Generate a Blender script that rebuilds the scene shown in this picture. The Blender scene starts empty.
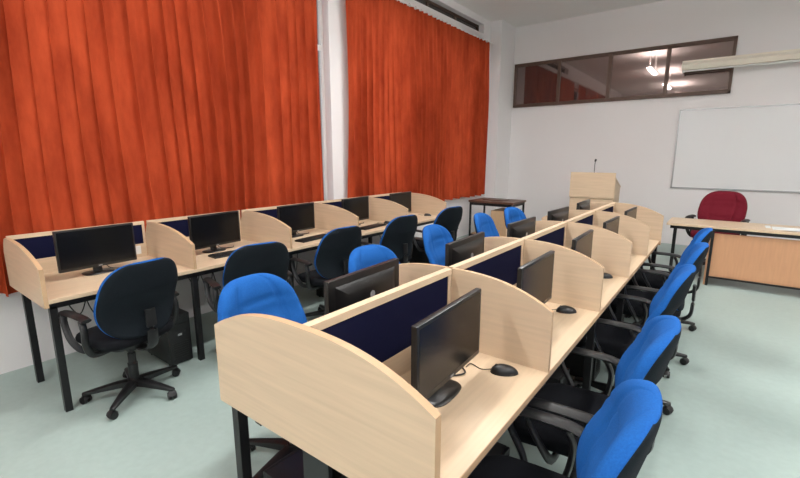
import bpy, bmesh, math, random
from mathutils import Vector, Matrix
random.seed(7)
S = bpy.context.scene
COL = S.collection
try:
    S.view_settings.view_transform = 'Standard'
except Exception: pass

def lin(c):
    return tuple(((x/255)/12.92 if x/255 <= .04045 else (((x/255)+.055)/1.055)**2.4) for x in c)+(1,)

# ---------------- materials ----------------
def mat(name, rgb, rough=.5, metal=0, spec=.5, noise=0, nscale=(8,8,8), bump=0, bscale=200, emis=0, trans=0):
    m = bpy.data.materials.new(name); m.use_nodes = True
    nt = m.node_tree; b = nt.nodes['Principled BSDF']
    c = lin(rgb)
    b.inputs['Base Color'].default_value = c
    b.inputs['Roughness'].default_value = rough
    b.inputs['Metallic'].default_value = metal
    b.inputs['Specular IOR Level'].default_value = spec
    if noise:
        tc = nt.nodes.new('ShaderNodeTexCoord'); mp = nt.nodes.new('ShaderNodeMapping')
        mp.inputs['Scale'].default_value = nscale
        n = nt.nodes.new('ShaderNodeTexNoise'); n.inputs['Scale'].default_value = 1.0
        n.inputs['Detail'].default_value = 6
        r = nt.nodes.new('ShaderNodeValToRGB')
        r.color_ramp.elements[0].position = .3; r.color_ramp.elements[1].position = .7
        r.color_ramp.elements[0].color = tuple(x*(1-noise) for x in c[:3])+(1,)
        r.color_ramp.elements[1].color = tuple(min(1,x*(1+noise)) for x in c[:3])+(1,)
        nt.links.new(tc.outputs['Object'], mp.inputs['Vector']); nt.links.new(mp.outputs[0], n.inputs['Vector'])
        nt.links.new(n.outputs['Fac'], r.inputs['Fac']); nt.links.new(r.outputs[0], b.inputs['Base Color'])
    if bump:
        tc2 = nt.nodes.new('ShaderNodeTexCoord')
        n2 = nt.nodes.new('ShaderNodeTexNoise'); n2.inputs['Scale'].default_value = bscale
        bp = nt.nodes.new('ShaderNodeBump'); bp.inputs['Strength'].default_value = bump; bp.inputs['Distance'].default_value = .002
        nt.links.new(tc2.outputs['Object'], n2.inputs['Vector'])
        nt.links.new(n2.outputs['Fac'], bp.inputs['Height']); nt.links.new(bp.outputs[0], b.inputs['Normal'])
    if emis:
        b.inputs['Emission Color'].default_value = c; b.inputs['Emission Strength'].default_value = emis
    return m

M = {}
M['wall'] = mat('wall_paint', (236,233,233), .8, noise=.02, nscale=(.6,.6,.6), bump=.15, bscale=60)
M['ceil'] = mat('ceiling_paint', (240,238,236), .9, noise=.02, nscale=(.7,.7,.7))
M['floor'] = mat('floor_vinyl', (160,177,172), .42, noise=.035, nscale=(1.5,1.5,1.5), spec=.3)
def floor_detail(m):
    nt = m.node_tree; b = nt.nodes['Principled BSDF']
    src = b.inputs['Base Color'].links[0].from_socket
    tc = nt.nodes.new('ShaderNodeTexCoord'); n = nt.nodes.new('ShaderNodeTexNoise'); n.inputs['Scale'].default_value = 22; n.inputs['Detail'].default_value = 8
    r = nt.nodes.new('ShaderNodeValToRGB'); r.color_ramp.elements[0].color = (.93,.93,.93,1); r.color_ramp.elements[1].color = (1,1,1,1)
    r.color_ramp.elements[0].position=.3; r.color_ramp.elements[1].position=.7
    mx = nt.nodes.new('ShaderNodeMix'); mx.data_type='RGBA'; mx.blend_type='MULTIPLY'; mx.inputs[0].default_value = 1
    nt.links.new(tc.outputs['Object'], n.inputs['Vector']); nt.links.new(n.outputs['Fac'], r.inputs[0])
    nt.links.new(src, mx.inputs[6]); nt.links.new(r.outputs[0], mx.inputs[7]); nt.links.new(mx.outputs[2], b.inputs['Base Color'])
floor_detail(M['floor'])
M['wood'] = mat('beech_laminate', (208,184,156), .45, noise=.06, nscale=(3,3,60), spec=.3)
M['woodtop'] = mat('beech_laminate_top', (204,180,152), .38, noise=.05, nscale=(60,3,3), spec=.35)
M['edge'] = mat('beech_edge_band', (184,152,118), .5, noise=.05, nscale=(20,20,20))
M['orange'] = mat('cherry_laminate', (192,144,108), .45, noise=.06, nscale=(40,4,4))
M['navy'] = mat('navy_fabric', (17,19,46), .95, noise=.12, nscale=(300,300,300), spec=.1, bump=.4, bscale=500)
M['blk'] = mat('black_plastic', (21,21,23), .42, noise=.05, nscale=(10,10,10))
M['blkm'] = mat('black_metal', (20,20,22), .4, spec=.4, noise=.05, nscale=(10,10,10))
M['blkf'] = mat('black_fabric', (24,25,29), .95, spec=.1, noise=.15, nscale=(200,200,200), bump=.4, bscale=400)
M['blkback'] = mat('dark_back_fabric', (22,28,34), .85, spec=.15, noise=.12, nscale=(150,150,150), bump=.3, bscale=400)
M['blue'] = mat('blue_fabric', (26,86,158), .85, spec=.15, noise=.12, nscale=(180,180,180), bump=.4, bscale=400)
M['red'] = mat('maroon_fabric', (108,26,40), .85, spec=.15, noise=.12, nscale=(180,180,180), bump=.4, bscale=400)
M['screen'] = mat('screen_glass', (9,10,12), .25, spec=.4, noise=.02, nscale=(2,2,2))
M['bezel'] = mat('bezel_plastic', (17,17,18), .35, noise=.03, nscale=(9,9,9))
M['silver'] = mat('silver_plastic', (170,172,176), .35, metal=.4, noise=.03, nscale=(9,9,9))
M['white'] = mat('white_plastic', (232,232,230), .4, noise=.02, nscale=(9,9,9))
M['board'] = mat('whiteboard_surface', (232,233,234), .25, noise=.01, nscale=(1,1,1))
M['alu'] = mat('aluminium', (175,176,178), .35, metal=.7, noise=.03, nscale=(20,20,20))
M['brown'] = mat('brown_window_frame', (84,62,50), .5, noise=.08, nscale=(10,10,10))
M['darkwood'] = mat('dark_laminate', (92,62,48), .4, noise=.12, nscale=(30,4,4))
M['glassd'] = mat('dark_pane_glass', (128,112,108), .03, metal=.8, spec=.7, noise=.04, nscale=(1,1,1))
M['glasst'] = mat('transom_glass', (70,66,64), .1, spec=.9, noise=.04, nscale=(1,1,1))
M['paper'] = mat('paper', (225,228,228), .7, noise=.01, nscale=(5,5,5))
M['tube'] = mat('tube_batten_enamel', (240,232,216), .5, noise=.02, nscale=(5,5,5))
M['lampglow'] = mat('lamp_diffuser', (255,250,240), .5, emis=1.2)

def curtain_mat():
    m = bpy.data.materials.new('orange_curtain_fabric'); m.use_nodes = True
    nt = m.node_tree; nt.nodes.clear()
    o = nt.nodes.new('ShaderNodeOutputMaterial'); d = nt.nodes.new('ShaderNodeBsdfDiffuse'); t = nt.nodes.new('ShaderNodeBsdfTranslucent')
    mx = nt.nodes.new('ShaderNodeMixShader'); mx.inputs[0].default_value = .15
    tc = nt.nodes.new('ShaderNodeTexCoord'); mp = nt.nodes.new('ShaderNodeMapping'); mp.inputs['Scale'].default_value = (5,5,1.6)
    n = nt.nodes.new('ShaderNodeTexNoise'); n.inputs['Scale'].default_value = 1; n.inputs['Detail'].default_value = 8; n.inputs['Roughness'].default_value=.65
    r = nt.nodes.new('ShaderNodeValToRGB')
    r.color_ramp.elements[0].position=.3; r.color_ramp.elements[1].position=.72
    r.color_ramp.elements[0].color = lin((146,54,32)); r.color_ramp.elements[1].color = lin((196,84,50))
    L = nt.links
    L.new(tc.outputs['Object'], mp.inputs[0]); L.new(mp.outputs[0], n.inputs[0]); L.new(n.outputs['Fac'], r.inputs[0])
    L.new(r.outputs[0], d.inputs[0]); L.new(r.outputs[0], t.inputs[0]); L.new(d.outputs[0], mx.inputs[1]); L.new(t.outputs[0], mx.inputs[2]); L.new(mx.outputs[0], o.inputs[0])
    return m
M['curtain'] = curtain_mat()
def pane_mat():
    m = bpy.data.materials.new('clear_window_glass'); m.use_nodes = True
    nt = m.node_tree; nt.nodes.clear()
    o = nt.nodes.new('ShaderNodeOutputMaterial'); a = nt.nodes.new('ShaderNodeBsdfTransparent'); g = nt.nodes.new('ShaderNodeBsdfGlossy')
    g.inputs['Roughness'].default_value=.05
    f = nt.nodes.new('ShaderNodeFresnel'); mx = nt.nodes.new('ShaderNodeMixShader')
    nt.links.new(f.outputs[0], mx.inputs[0]); nt.links.new(a.outputs[0], mx.inputs[1]); nt.links.new(g.outputs[0], mx.inputs[2]); nt.links.new(mx.outputs[0], o.inputs[0])
    return m
M['pane'] = pane_mat()

# ---------------- mesh helpers ----------------
def empty(name, loc=(0,0,0), rot=0):
    e = bpy.data.objects.new(name, None); e.empty_display_size=.1
    e.location = loc; e.rotation_euler=(0,0,rot); COL.objects.link(e); return e

def obj(name, me, parent=None, loc=(0,0,0), rot=(0,0,0)):
    o = bpy.data.objects.new(name, me); COL.objects.link(o)
    o.location = loc; o.rotation_euler = rot
    if parent: o.parent = parent
    return o

def finish(bm, name, mats, smooth=False, recalc=True):
    if recalc: bmesh.ops.recalc_face_normals(bm, faces=bm.faces)
    me = bpy.data.meshes.new(name); bm.to_mesh(me); bm.free()
    for m in mats: me.materials.append(M[m])
    if smooth:
        for p in me.polygons: p.use_smooth = True
        try: me.set_sharp_from_angle(angle=math.radians(40))
        except Exception: pass
    return me

def add_box(bm, lo, hi, mi=0, bevel=0):
    lo=Vector(lo); hi=Vector(hi)
    r = bmesh.ops.create_cube(bm, size=1)
    vs = r['verts']
    for v in vs:
        v.co = Vector(((lo[i]+hi[i])/2 + v.co[i]*(hi[i]-lo[i])) for i in range(3))
    fs = set(f for v in vs for f in v.link_faces)
    for f in fs: f.material_index = mi
    if bevel:
        es = set(e for v in vs for e in v.link_edges)
        rr = bmesh.ops.bevel(bm, geom=list(es), offset=bevel, segments=2, affect='EDGES', profile=.6)
        for f in rr['faces']: f.material_index = mi

def boxes(name, lst, mats, bevel=0, smooth=False):
    bm = bmesh.new()
    for b in lst:
        lo,hi = b[0],b[1]; mi = b[2] if len(b)>2 else 0; bv = b[3] if len(b)>3 else bevel
        add_box(bm, lo, hi, mi, bv)
    return finish(bm, name, mats, smooth)

def add_cyl(bm, p0, p1, r0, r1=None, n=16, mi=0):
    r1 = r0 if r1 is None else r1
    p0=Vector(p0); p1=Vector(p1); d=(p1-p0)
    q = d.to_track_quat('Z','Y').to_matrix().to_4x4()
    mtx = Matrix.Translation((p0+p1)/2) @ q
    r = bmesh.ops.create_cone(bm, cap_ends=True, segments=n, radius1=r0, radius2=r1, depth=d.length, matrix=mtx)
    for f in set(f for v in r['verts'] for f in v.link_faces): f.material_index = mi

def smooth_pts(pts, k=5):
    P=[Vector(p) for p in pts]; out=[]
    for i in range(len(P)-1):
        a=P[max(i-1,0)];b=P[i];c=P[i+1];d=P[min(i+2,len(P)-1)]
        for j in range(k):
            t=j/k
            out.append(.5*((2*b)+(c-a)*t+(2*a-5*b+4*c-d)*t*t+(3*b-a-3*c+d)*t**3))
    out.append(P[-1]); return out

def add_sweep(bm, pts, r, r2=None, n=8, k=5, mi=0, ref=(0,0,1)):
    r2 = r if r2 is None else r2
    P = smooth_pts(pts,k) if k>1 else [Vector(p) for p in pts]
    ref=Vector(ref); rings=[]
    for i,p in enumerate(P):
        t=(P[min(i+1,len(P)-1)]-P[max(i-1,0)]).normalized()
        s=t.cross(ref)
        if s.length<1e-3: s=t.cross(Vector((1,0,0)))
        s.normalize(); u=s.cross(t)
        rings.append([bm.verts.new(p+u*r*math.cos(2*math.pi*a/n+math.pi/n)+s*r2*math.sin(2*math.pi*a/n+math.pi/n)) for a in range(n)])
    for a,b in zip(rings,rings[1:]):
        for i in range(n):
            f=bm.faces.new((a[i],a[(i+1)%n],b[(i+1)%n],b[i])); f.material_index=mi
    for rg in (rings[0],rings[-1]):
        f=bm.faces.new(rg); f.material_index=mi

def add_prism(bm, prof, axis, a0, a1, mi=0, mi_edge=None):
    def P(p,q,a): return {'y':(p,a,q),'x':(a,p,q),'z':(p,q,a)}[axis]
    A=[bm.verts.new(P(p,q,a0)) for p,q in prof]; B=[bm.verts.new(P(p,q,a1)) for p,q in prof]
    f=bm.faces.new(A); f.material_index=mi; f=bm.faces.new(B); f.material_index=mi
    n=len(prof)
    for i in range(n):
        f=bm.faces.new((A[i],A[(i+1)%n],B[(i+1)%n],B[i])); f.material_index=mi if mi_edge is None else mi_edge

def cushion(bm, a, b, layers, p=4, n=40, cx=0, cy=0, droop=0, mi=0):
    rings=[]
    for (z,s) in layers:
        ring=[]
        for i in range(n):
            t=2*math.pi*i/n; c=math.cos(t); s_=math.sin(t)
            x=cx+a*s*math.copysign(abs(c)**(2/p),c); y=cy+b*s*math.copysign(abs(s_)**(2/p),s_)
            zz=z-droop*max(0,(-x-.08)/.16)**2
            ring.append(bm.verts.new((x,y,zz)))
        rings.append(ring)
    for A,B in zip(rings,rings[1:]):
        for i in range(n):
            f=bm.faces.new((A[i],A[(i+1)%n],B[(i+1)%n],B[i])); f.material_index=mi
    f=bm.faces.new(rings[0]); f.material_index=mi
    f=bm.faces.new(rings[-1]); f.material_index=mi

# ---------------- office chair (faces local -X) ----------------
def chair_meshes(front, back, seatm):
    parts=[]
    bm=bmesh.new(); NU,NV=40,40
    def P(u,v,side):
        w=.242*(1-abs(2*v-1)**3.4)**(1/3.4) if 0<v<1 else 0
        w*= .88+.17*math.sin(math.pi*min(1,v*.9+.05))
        yy=u*w
        x=.215+.10*v**1.4-.03*math.sin(math.pi*min(1,v/.62))
        x-=.062*(yy/.24)**2
        ed=(max(0,1-abs(u)**8))**.5*(max(0,1-abs(2*v-1)**8))**.5
        g=1-.22*math.exp(-((abs(u)-.50-.12*(v-.5))/.04)**2)
        g2=1-.18*math.exp(-((v-.36-.05*u*u)/.02)**2) if abs(u)<.5 else 1
        g3=1-.12*math.exp(-((v-.76+.04*u*u)/.02)**2)
        if side==0: x-=.058*ed*g*g2*g3
        else: x+=.022*ed
        return (x, yy, .475+.50*v)
    for side in (0,1):
        g=[]
        for j in range(NV+1):
            v=.5-.5*math.cos(math.pi*j/NV); row=[]
            for i in range(NU+1):
                u=math.sin(math.pi/2*(2*i/NU-1)); row.append(bm.verts.new(P(u,v,side)))
            g.append(row)
        for j in range(NV):
            for i in range(NU):
                f=bm.faces.new((g[j][i],g[j][i+1],g[j+1][i+1],g[j+1][i]))
                f.material_index = 0 if (side==0 or i<2 or i>=NU-2 or j>=NV-3) else 1
    bmesh.ops.remove_doubles(bm, verts=bm.verts, dist=.0003)
    bmesh.ops.dissolve_degenerate(bm, edges=bm.edges, dist=.0002)
    me=finish(bm,'chair_backrest',[front,back],True)
    try: me.set_sharp_from_angle(angle=math.radians(75))
    except Exception: pass
    parts.append(('backrest', me))
    bm=bmesh.new()
    cushion(bm,.24,.24,[(.415,.80),(.425,.93),(.445,.99),(.47,1.0),(.49,.965),(.50,.90),(.505,.75),(.502,.4)],cx=-.03,droop=.035)
    parts.append(('seat', finish(bm,'chair_seat',[seatm],True)))
    bm=bmesh.new()
    cushion(bm,.17,.16,[(.385,.85),(.39,1),(.418,1.05)],cx=-.02)
    add_box(bm,(-.07,-.06,.345),(.09,.06,.39),0,.01)
    add_sweep(bm,[(.05,0,.375),(.18,0,.375),(.262,0,.42),(.275,0,.52),(.272,0,.66)],.012,.035,n=8)
    add_sweep(bm,[(-.02,.05,.37),(-.02,.17,.365),(-.03,.23,.36)],.006,n=6)
    parts.append(('tilt_mechanism', finish(bm,'chair_mechanism',['blk'],True)))
    for sg,nm in ((1,'armrest_right'),(-1,'armrest_left')):
        bm=bmesh.new()
        y=sg
        add_sweep(bm,[(.04,.14*y,.395),(.05,.24*y,.40),(.075,.285*y,.47),(.085,.29*y,.57),(.06,.285*y,.635)],.013,.02,n=8,ref=(1,0,0))
        add_sweep(bm,[(-.05,.14*y,.395),(-.06,.24*y,.40),(-.09,.285*y,.47),(-.14,.29*y,.56),(-.16,.285*y,.635)],.013,.02,n=8,ref=(1,0,0))
        add_sweep(bm,[(.11,.28*y,.64),(.06,.283*y,.652),(-.06,.283*y,.655),(-.15,.283*y,.65),(-.185,.28*y,.628)],.014,.03,n=10)
        parts.append((nm, finish(bm,'chair_'+nm,['blk'],True)))
    bm=bmesh.new()
    add_cyl(bm,(0,0,.09),(0,0,.23),.03,.03,20); add_cyl(bm,(0,0,.23),(0,0,.30),.024,.024,20); add_cyl(bm,(0,0,.30),(0,0,.36),.016,.016,16)
    add_cyl(bm,(0,0,.07),(0,0,.12),.05,.04,20)
    parts.append(('gas_column', finish(bm,'chair_column',['blk'],True)))
    bm=bmesh.new()
    for k in range(5):
        a=2*math.pi*k/5+.3; c,s=math.cos(a),math.sin(a)
        side=Vector((-s,c,0))
        rings=[]
        for r,w,zt,zb in ((.02,.030,.118,.072),(.10,.026,.112,.072),(.20,.021,.095,.066),(.285,.016,.080,.060),(.30,.010,.077,.062)):
            p=Vector((c*r,s*r,0))
            rings.append([bm.verts.new(p+side*w*q+Vector((0,0,z))) for q,z in ((-1,zb),(1,zb),(1,zt-.006),(.5,zt),(-.5,zt),(-1,zt-.006))])
        for A,B in zip(rings,rings[1:]):
            for i in range(6): bm.faces.new((A[i],A[(i+1)%6],B[(i+1)%6],B[i]))
        bm.faces.new(rings[0]); bm.faces.new(rings[-1])
        p=Vector((c*.28,s*.28,0))
        add_cyl(bm,p+Vector((0,0,.035)),p+Vector((0,0,.07)),.008,n=8)
        d=Vector((math.cos(a+.9),math.sin(a+.9),0)); q=p+Vector((d.y,-d.x,0))*.008
        for sg in (-1,1):
            add_cyl(bm,q+d*sg*.008+Vector((0,0,.027)),q+d*sg*.026+Vector((0,0,.027)),.027,.024,14)
        add_sweep(bm,[q+Vector((d.y,-d.x,0))*.028+Vector((0,0,.03)),q+Vector((0,0,.059)),q-Vector((d.y,-d.x,0))*.026+Vector((0,0,.036))],.003,.02,n=6)
    parts.append(('star_base', finish(bm,'chair_star_base',['blk'],True)))
    return parts
CH_BLUE = chair_meshes('blue','blkback','blkf')
CH_RED = chair_meshes('red','red','red')
def chair(x,y,rot,parts=CH_BLUE,name='office_chair'):
    e=empty(name,(x,y,0),rot)
    for n,me in parts: obj(n,me,e)
    return e

# ---------------- monitor (screen faces local +X) -----------
def monitor_meshes(W,zb,zt):
    parts=[]
    bm=bmesh.new()
    add_box(bm,(-.012,-W/2,zb),(.012,W/2,zt),0,.004)
    A=[(-.012,s*W*.42,z) for s,z in ((-1,zb+.03),(1,zb+.03),(1,zt-.03),(-1,zt-.03))]
    B=[(-.038,s*W*.30,z) for s,z in ((-1,zb+.06),(1,zb+.06),(1,zt-.07),(-1,zt-.07))]
    A=[bm.verts.new(p) for p in A]; B=[bm.verts.new(p) for p in B]
    for i in range(4): bm.faces.new((A[i],A[(i+1)%4],B[(i+1)%4],B[i]))
    bm.faces.new(B); bm.faces.new(A)
    parts.append(('housing',finish(bm,'monitor_housing',['bezel'],True)))
    parts.append(('screen',boxes('monitor_screen',[((.0105,-W/2+.012,zb+.02),(.0128,W/2-.012,zt-.012))],['screen'])))
    bm=bmesh.new()
    cy=(zb+zt)/2+.04
    add_cyl(bm,(-.0395,0,cy),(-.037,0,cy),.016,n=20)
    add_box(bm,(.0122,-.012,zb+.006),(.0132,.012,zb+.013),0)
    parts.append(('logo_badge',finish(bm,'monitor_badge',['silver'])))
    bm=bmesh.new()
    add_sweep(bm,[(-.05,0,.012),(-.058,0,.08),(-.045,0,zb+.12)],.010,.032,n=8,ref=(1,0,0))
    cushion(bm,.070,.10,[(0,.97),(.005,1),(.009,.96),(.012,.8)],p=3.2,cx=-.045,n=32)
    parts.append(('stand',finish(bm,'monitor_stand',['bezel'],True)))
    bm=bmesh.new()
    add_sweep(bm,[(-.06,.05,zb+.06),(-.10,.06,.07),(-.09,.10,.008),(-.02,.17,.006),(-.06,.22,.006)],.0035,n=6)
    parts.append(('power_cable',finish(bm,'monitor_cable',['blk'],True)))
    return parts
MON_A=monitor_meshes(.50,.055,.345)
MON_B=monitor_meshes(.47,.075,.345)
MON_C=monitor_meshes(.47,.10,.385)
def monitor(x,y,z,rot,parts):
    e=empty('computer_monitor',(x,y,z),rot)
    for n,me in parts: obj(n,me,e)

def mouse_mesh():
    bm=bmesh.new()
    N,K=24,7; rings=[]
    for k in range(K):
        t=k/(K-1); s=math.cos(t*math.pi/2*.93); z=.034*math.sin(t*math.pi/2)
        ring=[]
        for i in range(N):
            a=2*math.pi*i/N; x=.055*s*math.cos(a); y=.031*s*math.sin(a)*(1-.12*math.cos(a))
            ring.append(bm.verts.new((x,y,z*(1-.12*x/.055))))
        rings.append(ring)
    for A,B in zip(rings,rings[1:]):
        for i in range(N): bm.faces.new((A[i],A[(i+1)%N],B[(i+1)%N],B[i]))
    bm.faces.new(rings[0]); bm.faces.new(rings[-1])
    add_cyl(bm,(-.03,-.004,.026),(-.03,.004,.026),.009,n=12)
    add_sweep(bm,[(-.05,0,.012),(-.09,.01,.004),(-.13,.05,.004),(-.15,.02,.004)],.002,n=6)
    return finish(bm,'mouse_body',['blk'],True)
MOUSE=mouse_mesh()
def keyboard_mesh():
    bm=bmesh.new()
    add_box(bm,(-.065,-.215,0),(.065,.215,.014),0,.004)
    for r in range(5):
        for c in range(18):
            if r==4 and 4<=c<=9: continue
            x=-.05+r*.0235-.004; y=-.205+c*.0228
            add_box(bm,(x,y,.0135),(x+.019,y+.019,.020),0)
    add_box(bm,(.042-.002,-.205+4*.0228,.0135),(.059,-.205+10*.0228-.004,.020),0)
    return finish(bm,'keyboard_body',['blk'])
KEYB=keyboard_mesh()
def tower_meshes():
    bm=bmesh.new()
    add_box(bm,(-.20,-.085,.012),(.185,.085,.40),0,.004)
    add_box(bm,(.185,-.085,.012),(.20,.085,.40),0,.006)
    for x in (-.16,.15):
        for y in (-.07,.07): add_cyl(bm,(x,y,0),(x,y,.014),.012,n=10)
    a=('case',finish(bm,'pc_case',['blk'],True))
    bm=bmesh.new()
    add_box(bm,(.199,-.07,.335),(.203,.07,.375),0,.001); add_box(bm,(.199,-.07,.285),(.203,.07,.325),0,.001)
    for i in range(8): add_box(bm,(.199,-.06,.05+i*.018),(.203,.06,.058+i*.018),0)
    add_cyl(bm,(.2,.045,.26),(.205,.045,.26),.008,n=12)
    b=('front_panel',finish(bm,'pc_front',['bezel']))
    c=('badge',boxes('pc_badge',[((.2,-.015,.235),(.2035,.015,.25))],['silver']))
    return [a,b,c]
TOWER=tower_meshes()
def tower(x,y,rot,z=0):
    e=empty('desktop_computer_tower',(x,y,z),rot)
    for n,me in TOWER: obj(n,me,e)

# ---------------- room ----------------
XL,XR,YB,YF,H=-4.15,3.6,9.2,-3.2,4.22
obj('floor', boxes('floor',[((XL-.25,YF-.2,-.1),(XR+.2,YB+.2,0))],['floor']))
obj('ceiling', boxes('ceiling',[((XL-.25,YF-.2,H),(XR+.2,YB+.2,H+.1))],['ceil']))
W1=(-1.4,4.03); W2=(4.44,8.30); ZS,ZT=.86,3.66
T=.24
obj('wall_left', boxes('wall_left',[
 ((XL-T,YF-.2,0),(XL,YB+.2,ZS)),((XL-T,YF-.2,ZT),(XL,YB+.2,3.93)),((XL-T,YF-.2,4.10),(XL,YB+.2,H)),((XL-T,YF-.2,3.93),(XL,4.6,4.10)),((XL-T,8.2,3.93),(XL,YB+.2,4.10)),
 ((XL-T,YF-.2,ZS),(XL,W1[0],ZT)),((XL-T,W1[1],ZS),(XL,W2[0],ZT)),((XL-T,W2[1],ZS),(XL,YB+.2,ZT))],['wall']))
obj('trim_1', boxes('wall_left_column',[((XL,8.52,0),(-3.92,YB,H))],['wall']))
obj('wall_back', boxes('wall_back',[((XL-T,YB,0),(XR+.2,YB+.2,H))],['wall']))
obj('wall_right', boxes('wall_right',[((XR,YF-.2,0),(XR+.2,YB,H))],['wall']))
obj('wall_front', boxes('wall_front',[((XL,YF-.2,0),(XR,YF,H))],['wall']))
def win(name,y0,y1,n,z0=ZS,z1=ZT,glass='pane',fm='white'):
    e=empty(name,(XL-.14,(y0+y1)/2,(z0+z1)/2))
    b=[]; f=.035; a=(y1-y0)/2; h=(z1-z0)/2
    b+= [((-.03,-a,-h),(.03,a,-h+f)),((-.03,-a,h-f),(.03,a,h)),((-.03,-a,-h),(.03,-a+f,h)),((-.03,a-f,-h),(.03,a,h))]
    for i in range(1,n):
        y=-a+2*a*i/n; b.append(((-.03,y-.03,-h+f),(.03,y+.03,h-f)))
    if h>1: b.append(((-.03,-a+f,h*.45),(.03,a-f,h*.45+.06)))
    obj('frame',boxes('win_frame',b,[fm]),e)
    obj('pane',boxes('win_pane',[((-.004,-a+f,-h+f),(.004,a-f,h-f))],[glass]),e)
win('window_1',W1[0],W1[1],5); win('window_2',W2[0],W2[1],4)
win('window_3',4.6,8.2,4,3.93,4.10,'glasst','brown')
obj('trim_2', boxes('sill',[((XL-.1,W1[0],ZS-.03),(XL+.03,W1[1],ZS)),((XL-.1,W2[0],ZS-.03),(XL+.03,W2[1],ZS))],['wall']))

e=empty('window_4',(-2.01,YB,3.04)); a=1.87; h=.44; b=[]
f=.045
b+=[((-a,-.05,-h),(a,.0,-h+f)),((-a,-.05,h-f),(a,0,h)),((-a,-.05,-h),(-a+f,0,h)),((a-f,-.05,-h),(a,0,h))]
for x in (-.935,0,.935): b.append(((x-.03,-.05,-h+f),(x+.03,0,h-f)))
for i in range(4):
    x0=-a+i*.935+.035; x1=x0+.865
    b+=[((x0,-.04,-h+f),(x1,-.0,-h+f+.02)),((x0,-.04,h-f-.02),(x1,0,h-f))]
obj('frame',boxes('bw_frame',b,['brown'],.003),e)
obj('pane',boxes('bw_pane',[((-a+f,-.02,-h+f),(a-f,-.012,h-f))],['glassd']),e)

def curtain(y0,y1,z0,z1,seed,x=-4.05):
    rnd=random.Random(seed); e=empty('curtain',(x,(y0+y1)/2,z1))
    L=y1-y0; n=int(L/.007); nz=44
    ph=[rnd.uniform(0,6.28) for _ in range(12)]
    bm=bmesh.new(); g=[]
    for j in range(nz+1):
        t=j/nz; z=-(z1-z0)*t; row=[]
        A=.026+.048*min(1,t*2.5+.1)
        for i in range(n+1):
            y=L*i/n
            p=2*math.pi*y/.135+2.4*math.sin(1.9*y+ph[0])+2.0*math.sin(4.3*y+ph[1]+.3*t)+1.0*math.sin(9.7*y+ph[7]+.8*t)+.7*math.sin(t*3+ph[2]+y*1.5)
            m=.60+.26*math.sin(2.7*y+ph[3])+.18*math.sin(6.1*y+ph[8]+t*2.5)
            sn=math.sin(p)
            xx=A*m*(sn+.30*math.sin(2*p+ph[4]+t*1.5)+.16*math.sin(3*p+ph[9]+t*3))+.012*t*math.sin(11*y+ph[10]+t*4)
            yy=y+.022*math.cos(p)*min(1,t*2)+.014*math.sin(t*5+y*3)
            yy=min(max(yy,0),L)
            xx=max(min(xx,.088),-.085)
            row.append(bm.verts.new((xx,yy-L/2,z-(.012*math.sin(p*.5+ph[6]) if j==nz else 0))))
        g.append(row)
    for j in range(nz):
        for i in range(n): bm.faces.new((g[j][i],g[j][i+1],g[j+1][i+1],g[j+1][i]))
    me=finish(bm,'curtain_cloth',['curtain'],False,False)
    for p in me.polygons: p.use_smooth=True
    obj('cloth',me,e)
    bm=bmesh.new()
    add_cyl(bm,(0,-L/2-.12,.012),(0,L/2+.12,.012),.014,n=12)
    k=int(L/.15)
    for i in range(k+1):
        y=-L/2+L*i/k
        add_cyl(bm,(0,y-.004,.012),(0,y+.004,.012),.024,n=12)
    for y in (-L/2-.1,0,L/2+.1): add_box(bm,(XL-x+.0,y-.012,0),(0.0,y+.012,.024),0,.002)
    obj('rail',finish(bm,'curtain_rail',['white'],True),e)
curtain(-1.3,3.76,.62,3.76,3)
curtain(4.23,8.30,.80,3.76,11)

# ---------------- central double desk ----------------
def arch_profile(x0,x1,zbase,zedge,zpeak,peak_x,n=26):
    pts=[(x0,zbase),(x1,zbase)]
    top=[]
    for i in range(n+1):
        x=x1+(x0-x1)*i/n
        half=(x1-peak_x) if x>peak_x else (peak_x-x0)
        t=abs(x-peak_x)/half if half>1e-6 else 0
        top.append((x,zedge+(zpeak-zedge)*(1-t**2.6)))
    return pts+top
CX0,CX1,CM=-1.42,-.48,-.95
Y0=.78; SP=.85; NB=5; Y1=Y0+SP*NB
cd=empty('partitioned_computer_desk',(CM,(Y0+Y1)/2,0))
def CD(name,me): return obj(name,me,cd)
hw=.465
L2=(Y1-Y0)/2
CD('desktop',boxes('c_top',[((-hw,-L2+.009,.722),(hw,L2-.009,.748))],['woodtop'],.002))
bm=bmesh.new()
for i in range(NB+1):
    y=-L2+SP*i; t=.0125
    if i in (0,NB):
        add_prism(bm,arch_profile(-hw-.008,hw+.008,.70,1.0,1.105,0),'y',y-t,y+t,0,1)
    else:
        add_prism(bm,arch_profile(.012,hw,.748,1.0,1.105,.012),'y',y-t*.8,y+t*.8,0,1)
        add_prism(bm,arch_profile(-hw,-.012,.748,1.0,1.105,-.012),'y',y-t*.8,y+t*.8,0,1)
CD('arched_dividers',finish(bm,'c_dividers',['wood','edge'],False))
sp=[]; fab=[]
for i in range(NB):
    a=-L2+SP*i+.0125; b=a+SP-.025
    sp+=[((-.016,a,1.078),(.016,b,1.105)),((-.012,a,.748),(.012,b,.85)),((-.014,a,.85),(.014,a+.025,1.08)),((-.014,b-.025,.85),(.014,b,1.08))]
    fab.append(((-.010,a+.025,.85),(.010,b-.025,1.078)))
CD('spine_frame',boxes('c_spine',sp,['wood'],.001)); CD('fabric_screens',boxes('c_fab',fab,['navy']))
fr=[]; q=.02
ys=[-L2+.035,-L2+SP,-L2+2*SP,-L2+3*SP,-L2+4*SP,L2-.035]
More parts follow.
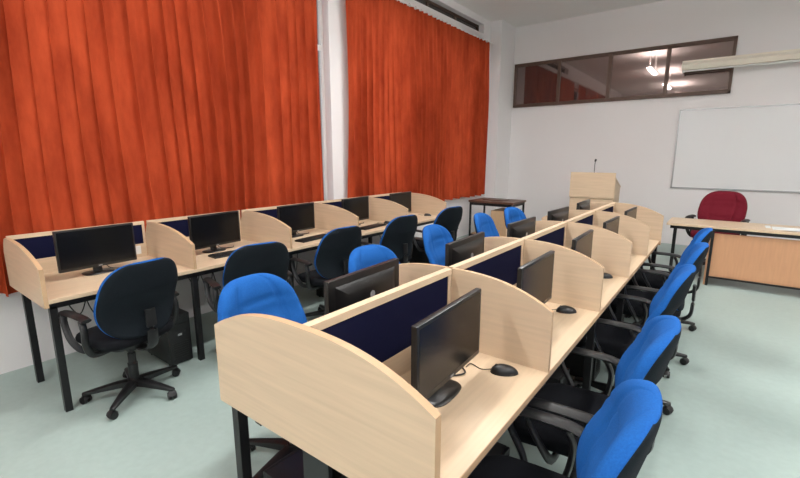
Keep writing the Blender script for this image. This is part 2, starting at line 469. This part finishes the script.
for k,y in enumerate(ys):
    if k in (0,2,3,5):
        for x in (-hw+.035,hw-.035): fr.append(((x-q,y-q,0),(x+q,y+q,.70)))
        fr.append(((-hw+.035,y-q*.9,.10),(hw-.035,y+q*.9,.135)))
    fr.append(((-hw+.015,y-q,.682),(hw-.015,y+q,.722)))
for x in (-hw+.035,hw-.035): fr.append(((x-q*.9,-L2+.035,.684),(x+q*.9,L2-.035,.7215)))
CD('steel_frame',boxes('c_frame',fr,['blkm'],.002))
tr=[((-.06,-L2+.06,.52),(.06,L2-.06,.528)),((-.06,-L2+.06,.52),(-.052,L2-.06,.58)),((.052,-L2+.06,.52),(.06,L2-.06,.58))]
for y in ys: tr.append(((-.06,y-.008,.52),(.06,y+.008,.69)))
CD('cable_tray',boxes('c_tray',tr,['blkm']))
bm=bmesh.new(); rnd=random.Random(5)
for i in range(NB):
    for s in (-1,1):
        for k in range(3):
            y=-L2+SP*i+.2+k*.12+rnd.uniform(-.04,.04)
            add_sweep(bm,[(s*.055,y,.58),(s*.12,y+.05,.50-.06*k),(s*.16,y+.10,.44-.08*k),(s*.10,y+.16,.50),(s*.055,y+.22,.575)],.0045,n=6)
CD('hanging_cables',finish(bm,'c_cables',['blk'],True))
so=[]
for i in range(NB):
    y=-L2+SP*i+.18
    for s in (-1,1): so.append(((min(s*.012,s*.019),y-.06,.765),(max(s*.012,s*.019),y+.06,.835)))
CD('power_sockets',boxes('c_sock',so,['white'],.001))
CD('front_edge_band',boxes('c_edge',[((hw-.001,-L2+.01,.7225),(hw+.002,L2-.01,.7475)),((-hw-.002,-L2+.01,.7225),(-hw+.001,L2-.01,.7475))],['edge']))
for i in range(NB):
    yc=Y0+SP*(i+.5)
    monitor(-.715,yc+.03,.7485,math.radians(rnd.uniform(-3,3)),MON_B)
    obj('computer_mouse',MOUSE,None,(-.64+rnd.uniform(-.02,.02),yc+.315+rnd.uniform(-.01,.01),.7485),(0,0,.5))
    monitor(-1.17,yc+(.10,.13,.13,.13,.1)[i],.7485,math.pi+math.radians(rnd.uniform(-3,3)),MON_C)
    obj('computer_mouse',MOUSE,None,(-1.3,yc-.26,.7485),(0,0,math.pi))
    tower(-.80,yc+.27,0); tower(-1.11,yc-.27,math.pi)

# ---------------- left wall desk ----------------
LX0,LX1=-3.95,-3.16; LY0=.68; LS=.915; LY1=LY0+5*LS; ly=(LY0+LY1)/2; lx=(LX0+LX1)/2
ld=empty('partitioned_computer_desk',(lx,ly,0)); hw2=(LX1-LX0)/2; LL=(LY1-LY0)/2
obj('desktop',boxes('l_top',[((-hw2+.016,-LL+.009,.722),(hw2,LL-.009,.748))],['woodtop'],.002),ld)
bm=bmesh.new()
for i in range(6):
    y=-LL+LS*i; t=.0115
    zb=.70 if i in (0,5) else .748
    x0=-hw2+(.0 if i in (0,5) else .0165)
    add_prism(bm,arch_profile(x0,hw2+(.006 if i in (0,5) else 0),zb,.94,1.05,x0+.1),'y',y-t,y+t,0,1)
obj('arched_dividers',finish(bm,'l_div',['wood','edge']),ld)
sp=[];fab=[];so=[]
for i in range(5):
    a=-LL+LS*i+.0125;b=a+LS-.025
    sp+=[((-hw2,a,1.022),(-hw2+.018,b,1.05)),((-hw2,a,.70),(-hw2+.016,b,.86)),((-hw2,a,.86),(-hw2+.016,a+.02,1.022)),((-hw2,b-.02,.86),(-hw2+.016,b,1.022))]
    fab.append(((-hw2,a+.02,.86),(-hw2+.013,b-.02,1.022)))
    so.append(((-hw2+.016,b-.20,.775),(-hw2+.023,b-.05,.845))); so.append(((-hw2+.016,b-.38,.775),(-hw2+.023,b-.23,.845)))
obj('back_frame',boxes('l_sp',sp,['wood'],.001),ld); obj('fabric_screens',boxes('l_fab',fab,['navy']),ld); obj('power_sockets',boxes('l_so',so,['white'],.001),ld)
fr=[]
for k in range(6):
    y=-LL+LS*k+(.035 if k==0 else -.035 if k==5 else 0)
    fr.append(((-hw2+.015,y-q,.682),(hw2-.015,y+q,.722)))
    for x in (-hw2+.16,hw2-.035): fr.append(((x-q,y-q,0),(x+q,y+q,.70)))
    if k==3: fr.append(((-hw2+.16,y-q*.8,.08),(hw2-.035,y+q*.8,.11)))
for x in (-hw2+.16,hw2-.035): fr.append(((x-q*.9,-LL+.035,.684),(x+q*.9,LL-.035,.7215)))
obj('steel_frame',boxes('l_fr',fr,['blkm'],.002),ld)
bm=bmesh.new()
for i in range(5):
    for k in range(3):
        y=-LL+LS*i+.25+k*.13
        add_sweep(bm,[(-hw2+.05,y,.70),(-hw2+.09,y+.03,.5-.05*k),(-hw2+.08,y+.1,.40-.06*k),(-hw2+.05,y+.17,.55),(-hw2+.04,y+.2,.70)],.0045,n=6)
obj('hanging_cables',finish(bm,'l_cab',['blk'],True),ld)
for i in range(5):
    yc=LY0+LS*(i+.5)
    monitor(-3.60,yc-.02,.7485,math.radians((2,6,3,4,2)[i]),MON_A)
    if i in (2,3): obj('computer_keyboard',KEYB,None,(-3.36,yc+.0,.7485),(0,0,.08))
    elif i==1: obj('computer_keyboard',KEYB,None,(-3.40,yc+.03,.7485),(0,0,-.05))
    obj('computer_mouse',MOUSE,None,(-3.38,yc+.33,.7485),(0,0,.3))
    tower(-3.44,yc+.33,0)

# ---------------- chairs ----------------
R=math.radians
for x,y,a in ((-3.06,1.06,8),(-2.95,1.92,-14),(-2.97,2.78,-6),(-2.98,3.72,-8),(-2.97,4.72,-10)):
    chair(x,y,R(a))
for x,y,a in ((-.39,1.18,6),(-.40,1.83,5),(-.41,2.88,3),(-.38,3.72,4),(-.38,4.55,2)):
    chair(x,y,R(a))
for x,y,a in ((-1.66,1.28,4),(-1.68,2.20,-4),(-1.82,3.28,4),(-1.85,4.30,6),(-1.80,4.98,-5)):
    chair(x,y,R(180+a))
rc=chair(-.06,7.50,R(80),CH_RED); rc.scale=(1.12,1.12,1.12)

# ---------------- teacher's desk ----------------
td=empty('teacher_desk',(.55,6.75,0))
obj('desktop',boxes('t_top',[((-1.12,-.32,.722),(1.15,.32,.75))],['woodtop'],.003),td)
obj('front_panel',boxes('t_pan',[((-.64,-.27,.10),(1.1,-.25,.66)),((-.66,-.27,.0),(-.64,.27,.70)),((1.08,-.25,.0),(1.10,.27,.70))],['orange'],.001),td)
obj('steel_frame',boxes('t_fr',[((-1.08,-.28,.68),(1.12,-.24,.722)),((-1.08,.24,.68),(1.12,.28,.722)),((-1.08,-.28,.68),(-1.04,.28,.722)),((-1.08,.24,0),(-1.04,.28,.70)),((-.64,-.30,0),(-.61,-.27,.70)),((1.08,-.31,0),(1.11,-.27,.70)),((-.64,-.29,.10),(1.11,-.27,.12))],['blkm'],.001),td)
pp=empty('paper_stack',(.78,6.72,.75))
obj('sheets',boxes('papers',[((-.3,-.16,0),(.25,.08,.006)),((-.22,-.2,.006),(.30,.04,.010)),((-.36,-.05,.0),(-.31,.16,.004))],['paper']),pp)

# ---------------- lectern ----------------
le=empty('lectern',(-1.80,7.9,0))
bm=bmesh.new()
add_box(bm,(-.33,-.22,.05),(.33,-.20,1.20),0,.002)
add_prism(bm,[(-.20,.0),(.20,0),(.20,1.06),(-.20,1.20)],'x',-.35,-.33,0); add_prism(bm,[(-.20,.0),(.20,0),(.20,1.06),(-.20,1.20)],'x',.33,.35,0)
add_box(bm,(-.33,-.2,.5),(.33,.18,.52),0)
add_box(bm,(-.36,-.23,0),(.36,.21,.05),0,.004)
add_prism(bm,[(-.22,1.225),(.24,1.06),(.24,1.085),(-.22,1.25)],'x',-.35,.35,0)
add_box(bm,(-.35,-.245,.9),(.35,-.22,1.32),0,.002)
obj('cabinet',finish(bm,'lectern_cab',['wood']),le)
bm=bmesh.new()
add_cyl(bm,(0,-.14,1.205),(0,-.14,1.23),.03,n=16)
add_sweep(bm,[(0,-.14,1.22),(0,-.15,1.35),(-.01,-.11,1.45),(-.02,-.05,1.50)],.006,n=8)
add_cyl(bm,(-.02,-.05,1.50),(-.025,-.01,1.525),.014,.017,12)
obj('gooseneck_microphone',finish(bm,'lectern_mic',['blk'],True),le)

# ---------------- side table ----------------
st=empty('side_table',(-3.40,7.45,0))
obj('tabletop',boxes('s_top',[((-.40,-.32,.75),(.46,.32,.785))],['darkwood'],.003),st)
fr=[]
for x in (-.37,.42):
    for y in (-.29,.29): fr.append(((x-.015,y-.015,0),(x+.015,y+.015,.75)))
for y in (-.29,.29): fr+= [((-.37,y-.012,.70),(.42,y+.012,.75)),((-.37,y-.012,.12),(.42,y+.012,.15))]
for x in (-.37,.42): fr+= [((x-.012,-.29,.70),(x+.012,.29,.75)),((x-.012,-.29,.12),(x+.012,.29,.15))]
obj('steel_frame',boxes('s_fr',fr,['blkm'],.001),st)
obj('shelf_box',boxes('s_shelf',[((-.35,-.27,.15),(.40,.27,.17)),((.03,-.26,.17),(.40,.26,.62))],['edge'],.002),st)
obj('tray',boxes('s_tray',[((-.2,-.15,.785),(.2,.15,.80))],['darkwood'],.003),st)

# ---------------- whiteboard ----------------
wb=empty('whiteboard',(.70,YB,1.70)); a=1.52; h=.68
obj('surface',boxes('wb_s',[((-a+.015,-.018,-h+.015),(a-.015,-.002,h-.015))],['board']),wb)
obj('frame',boxes('wb_f',[((-a,-.026,-h),(a,0,-h+.022)),((-a,-.026,h-.022),(a,0,h)),((-a,-.026,-h),(-a+.022,0,h)),((a-.022,-.026,-h),(a,0,h)),((.2,-.08,-h-.01),(.8,0,-h))],['alu'],.001),wb)

# ---------------- wall tube batten ----------------
tl=empty('tube_light',(0.02,8.98,3.05))
bm=bmesh.new()
add_prism(bm,[(-.055,-.05),(.055,-.05),(.10,.02),(.03,.07),(-.03,.07),(-.10,.02)],'x',-.86,.86,0)
add_box(bm,(-.86,-.02,.065),(.86,.02,.095),0)
obj('housing',finish(bm,'tube_house',['tube']),tl)
bm=bmesh.new()
add_cyl(bm,(-.84,0,-.068),(.84,0,-.068),.014,n=12)
for x in (-.85,.82): add_box(bm,(x,-.02,-.09),(x+.03,.02,-.05),0,.002)
obj('tube',finish(bm,'tube_glass',['white'],True),tl)
obj('wall_bracket',boxes('tube_br',[((-.5,.02,.02),(-.46,.172,.05)),((.46,.02,.02),(.5,.172,.05))],['alu']),tl)

# ---------------- ceiling lights out of view, hung on rods for added upward fill ----------------
for x in (-1.9,1.8):
    for y in (-1.4,1.8,5.0):
        e=empty('ceiling_light',(x,y,3.80))
        obj('housing',boxes('cl_h',[((-.05,-.62,-.04),(.05,.62,0)),((-.006,-.45,0),(.006,-.438,.42)),((-.006,.438,0),(.006,.45,.42))],['white'],.002),e)
        obj('diffuser',boxes('cl_d',[((-.02,-.59,-.055),(.02,.59,-.04))],['lampglow']),e)
        for nm,en,z,rx in (('lamp',55,-.06,0),('uplight_fill',50,.012,math.pi)):  # the upward one is added fill, bounced off the ceiling to brighten the room
            ld_=bpy.data.lights.new('ceiling_lamp','AREA'); ld_.shape='RECTANGLE'; ld_.size=.10; ld_.size_y=1.2; ld_.energy=en; ld_.color=(1,.985,.965)
            o=bpy.data.objects.new(nm,ld_); COL.objects.link(o); o.parent=e; o.location=(0,0,z); o.rotation_euler=(rx,0,0)

# ---------------- world ----------------
w=bpy.data.worlds.new('World'); S.world=w; w.use_nodes=True
bg=w.node_tree.nodes['Background']; bg.inputs[0].default_value=(.86,.93,1,1); bg.inputs[1].default_value=2.5

# ---------------- camera ----------------
cam=bpy.data.cameras.new('camera'); co=bpy.data.objects.new('camera',cam); COL.objects.link(co)
cam.sensor_width=36; cam.lens=36*431/800; cam.clip_start=.05
co.location=(0,0,1.6); co.rotation_euler=(R(79.0),0,R(37.1)); S.camera=co
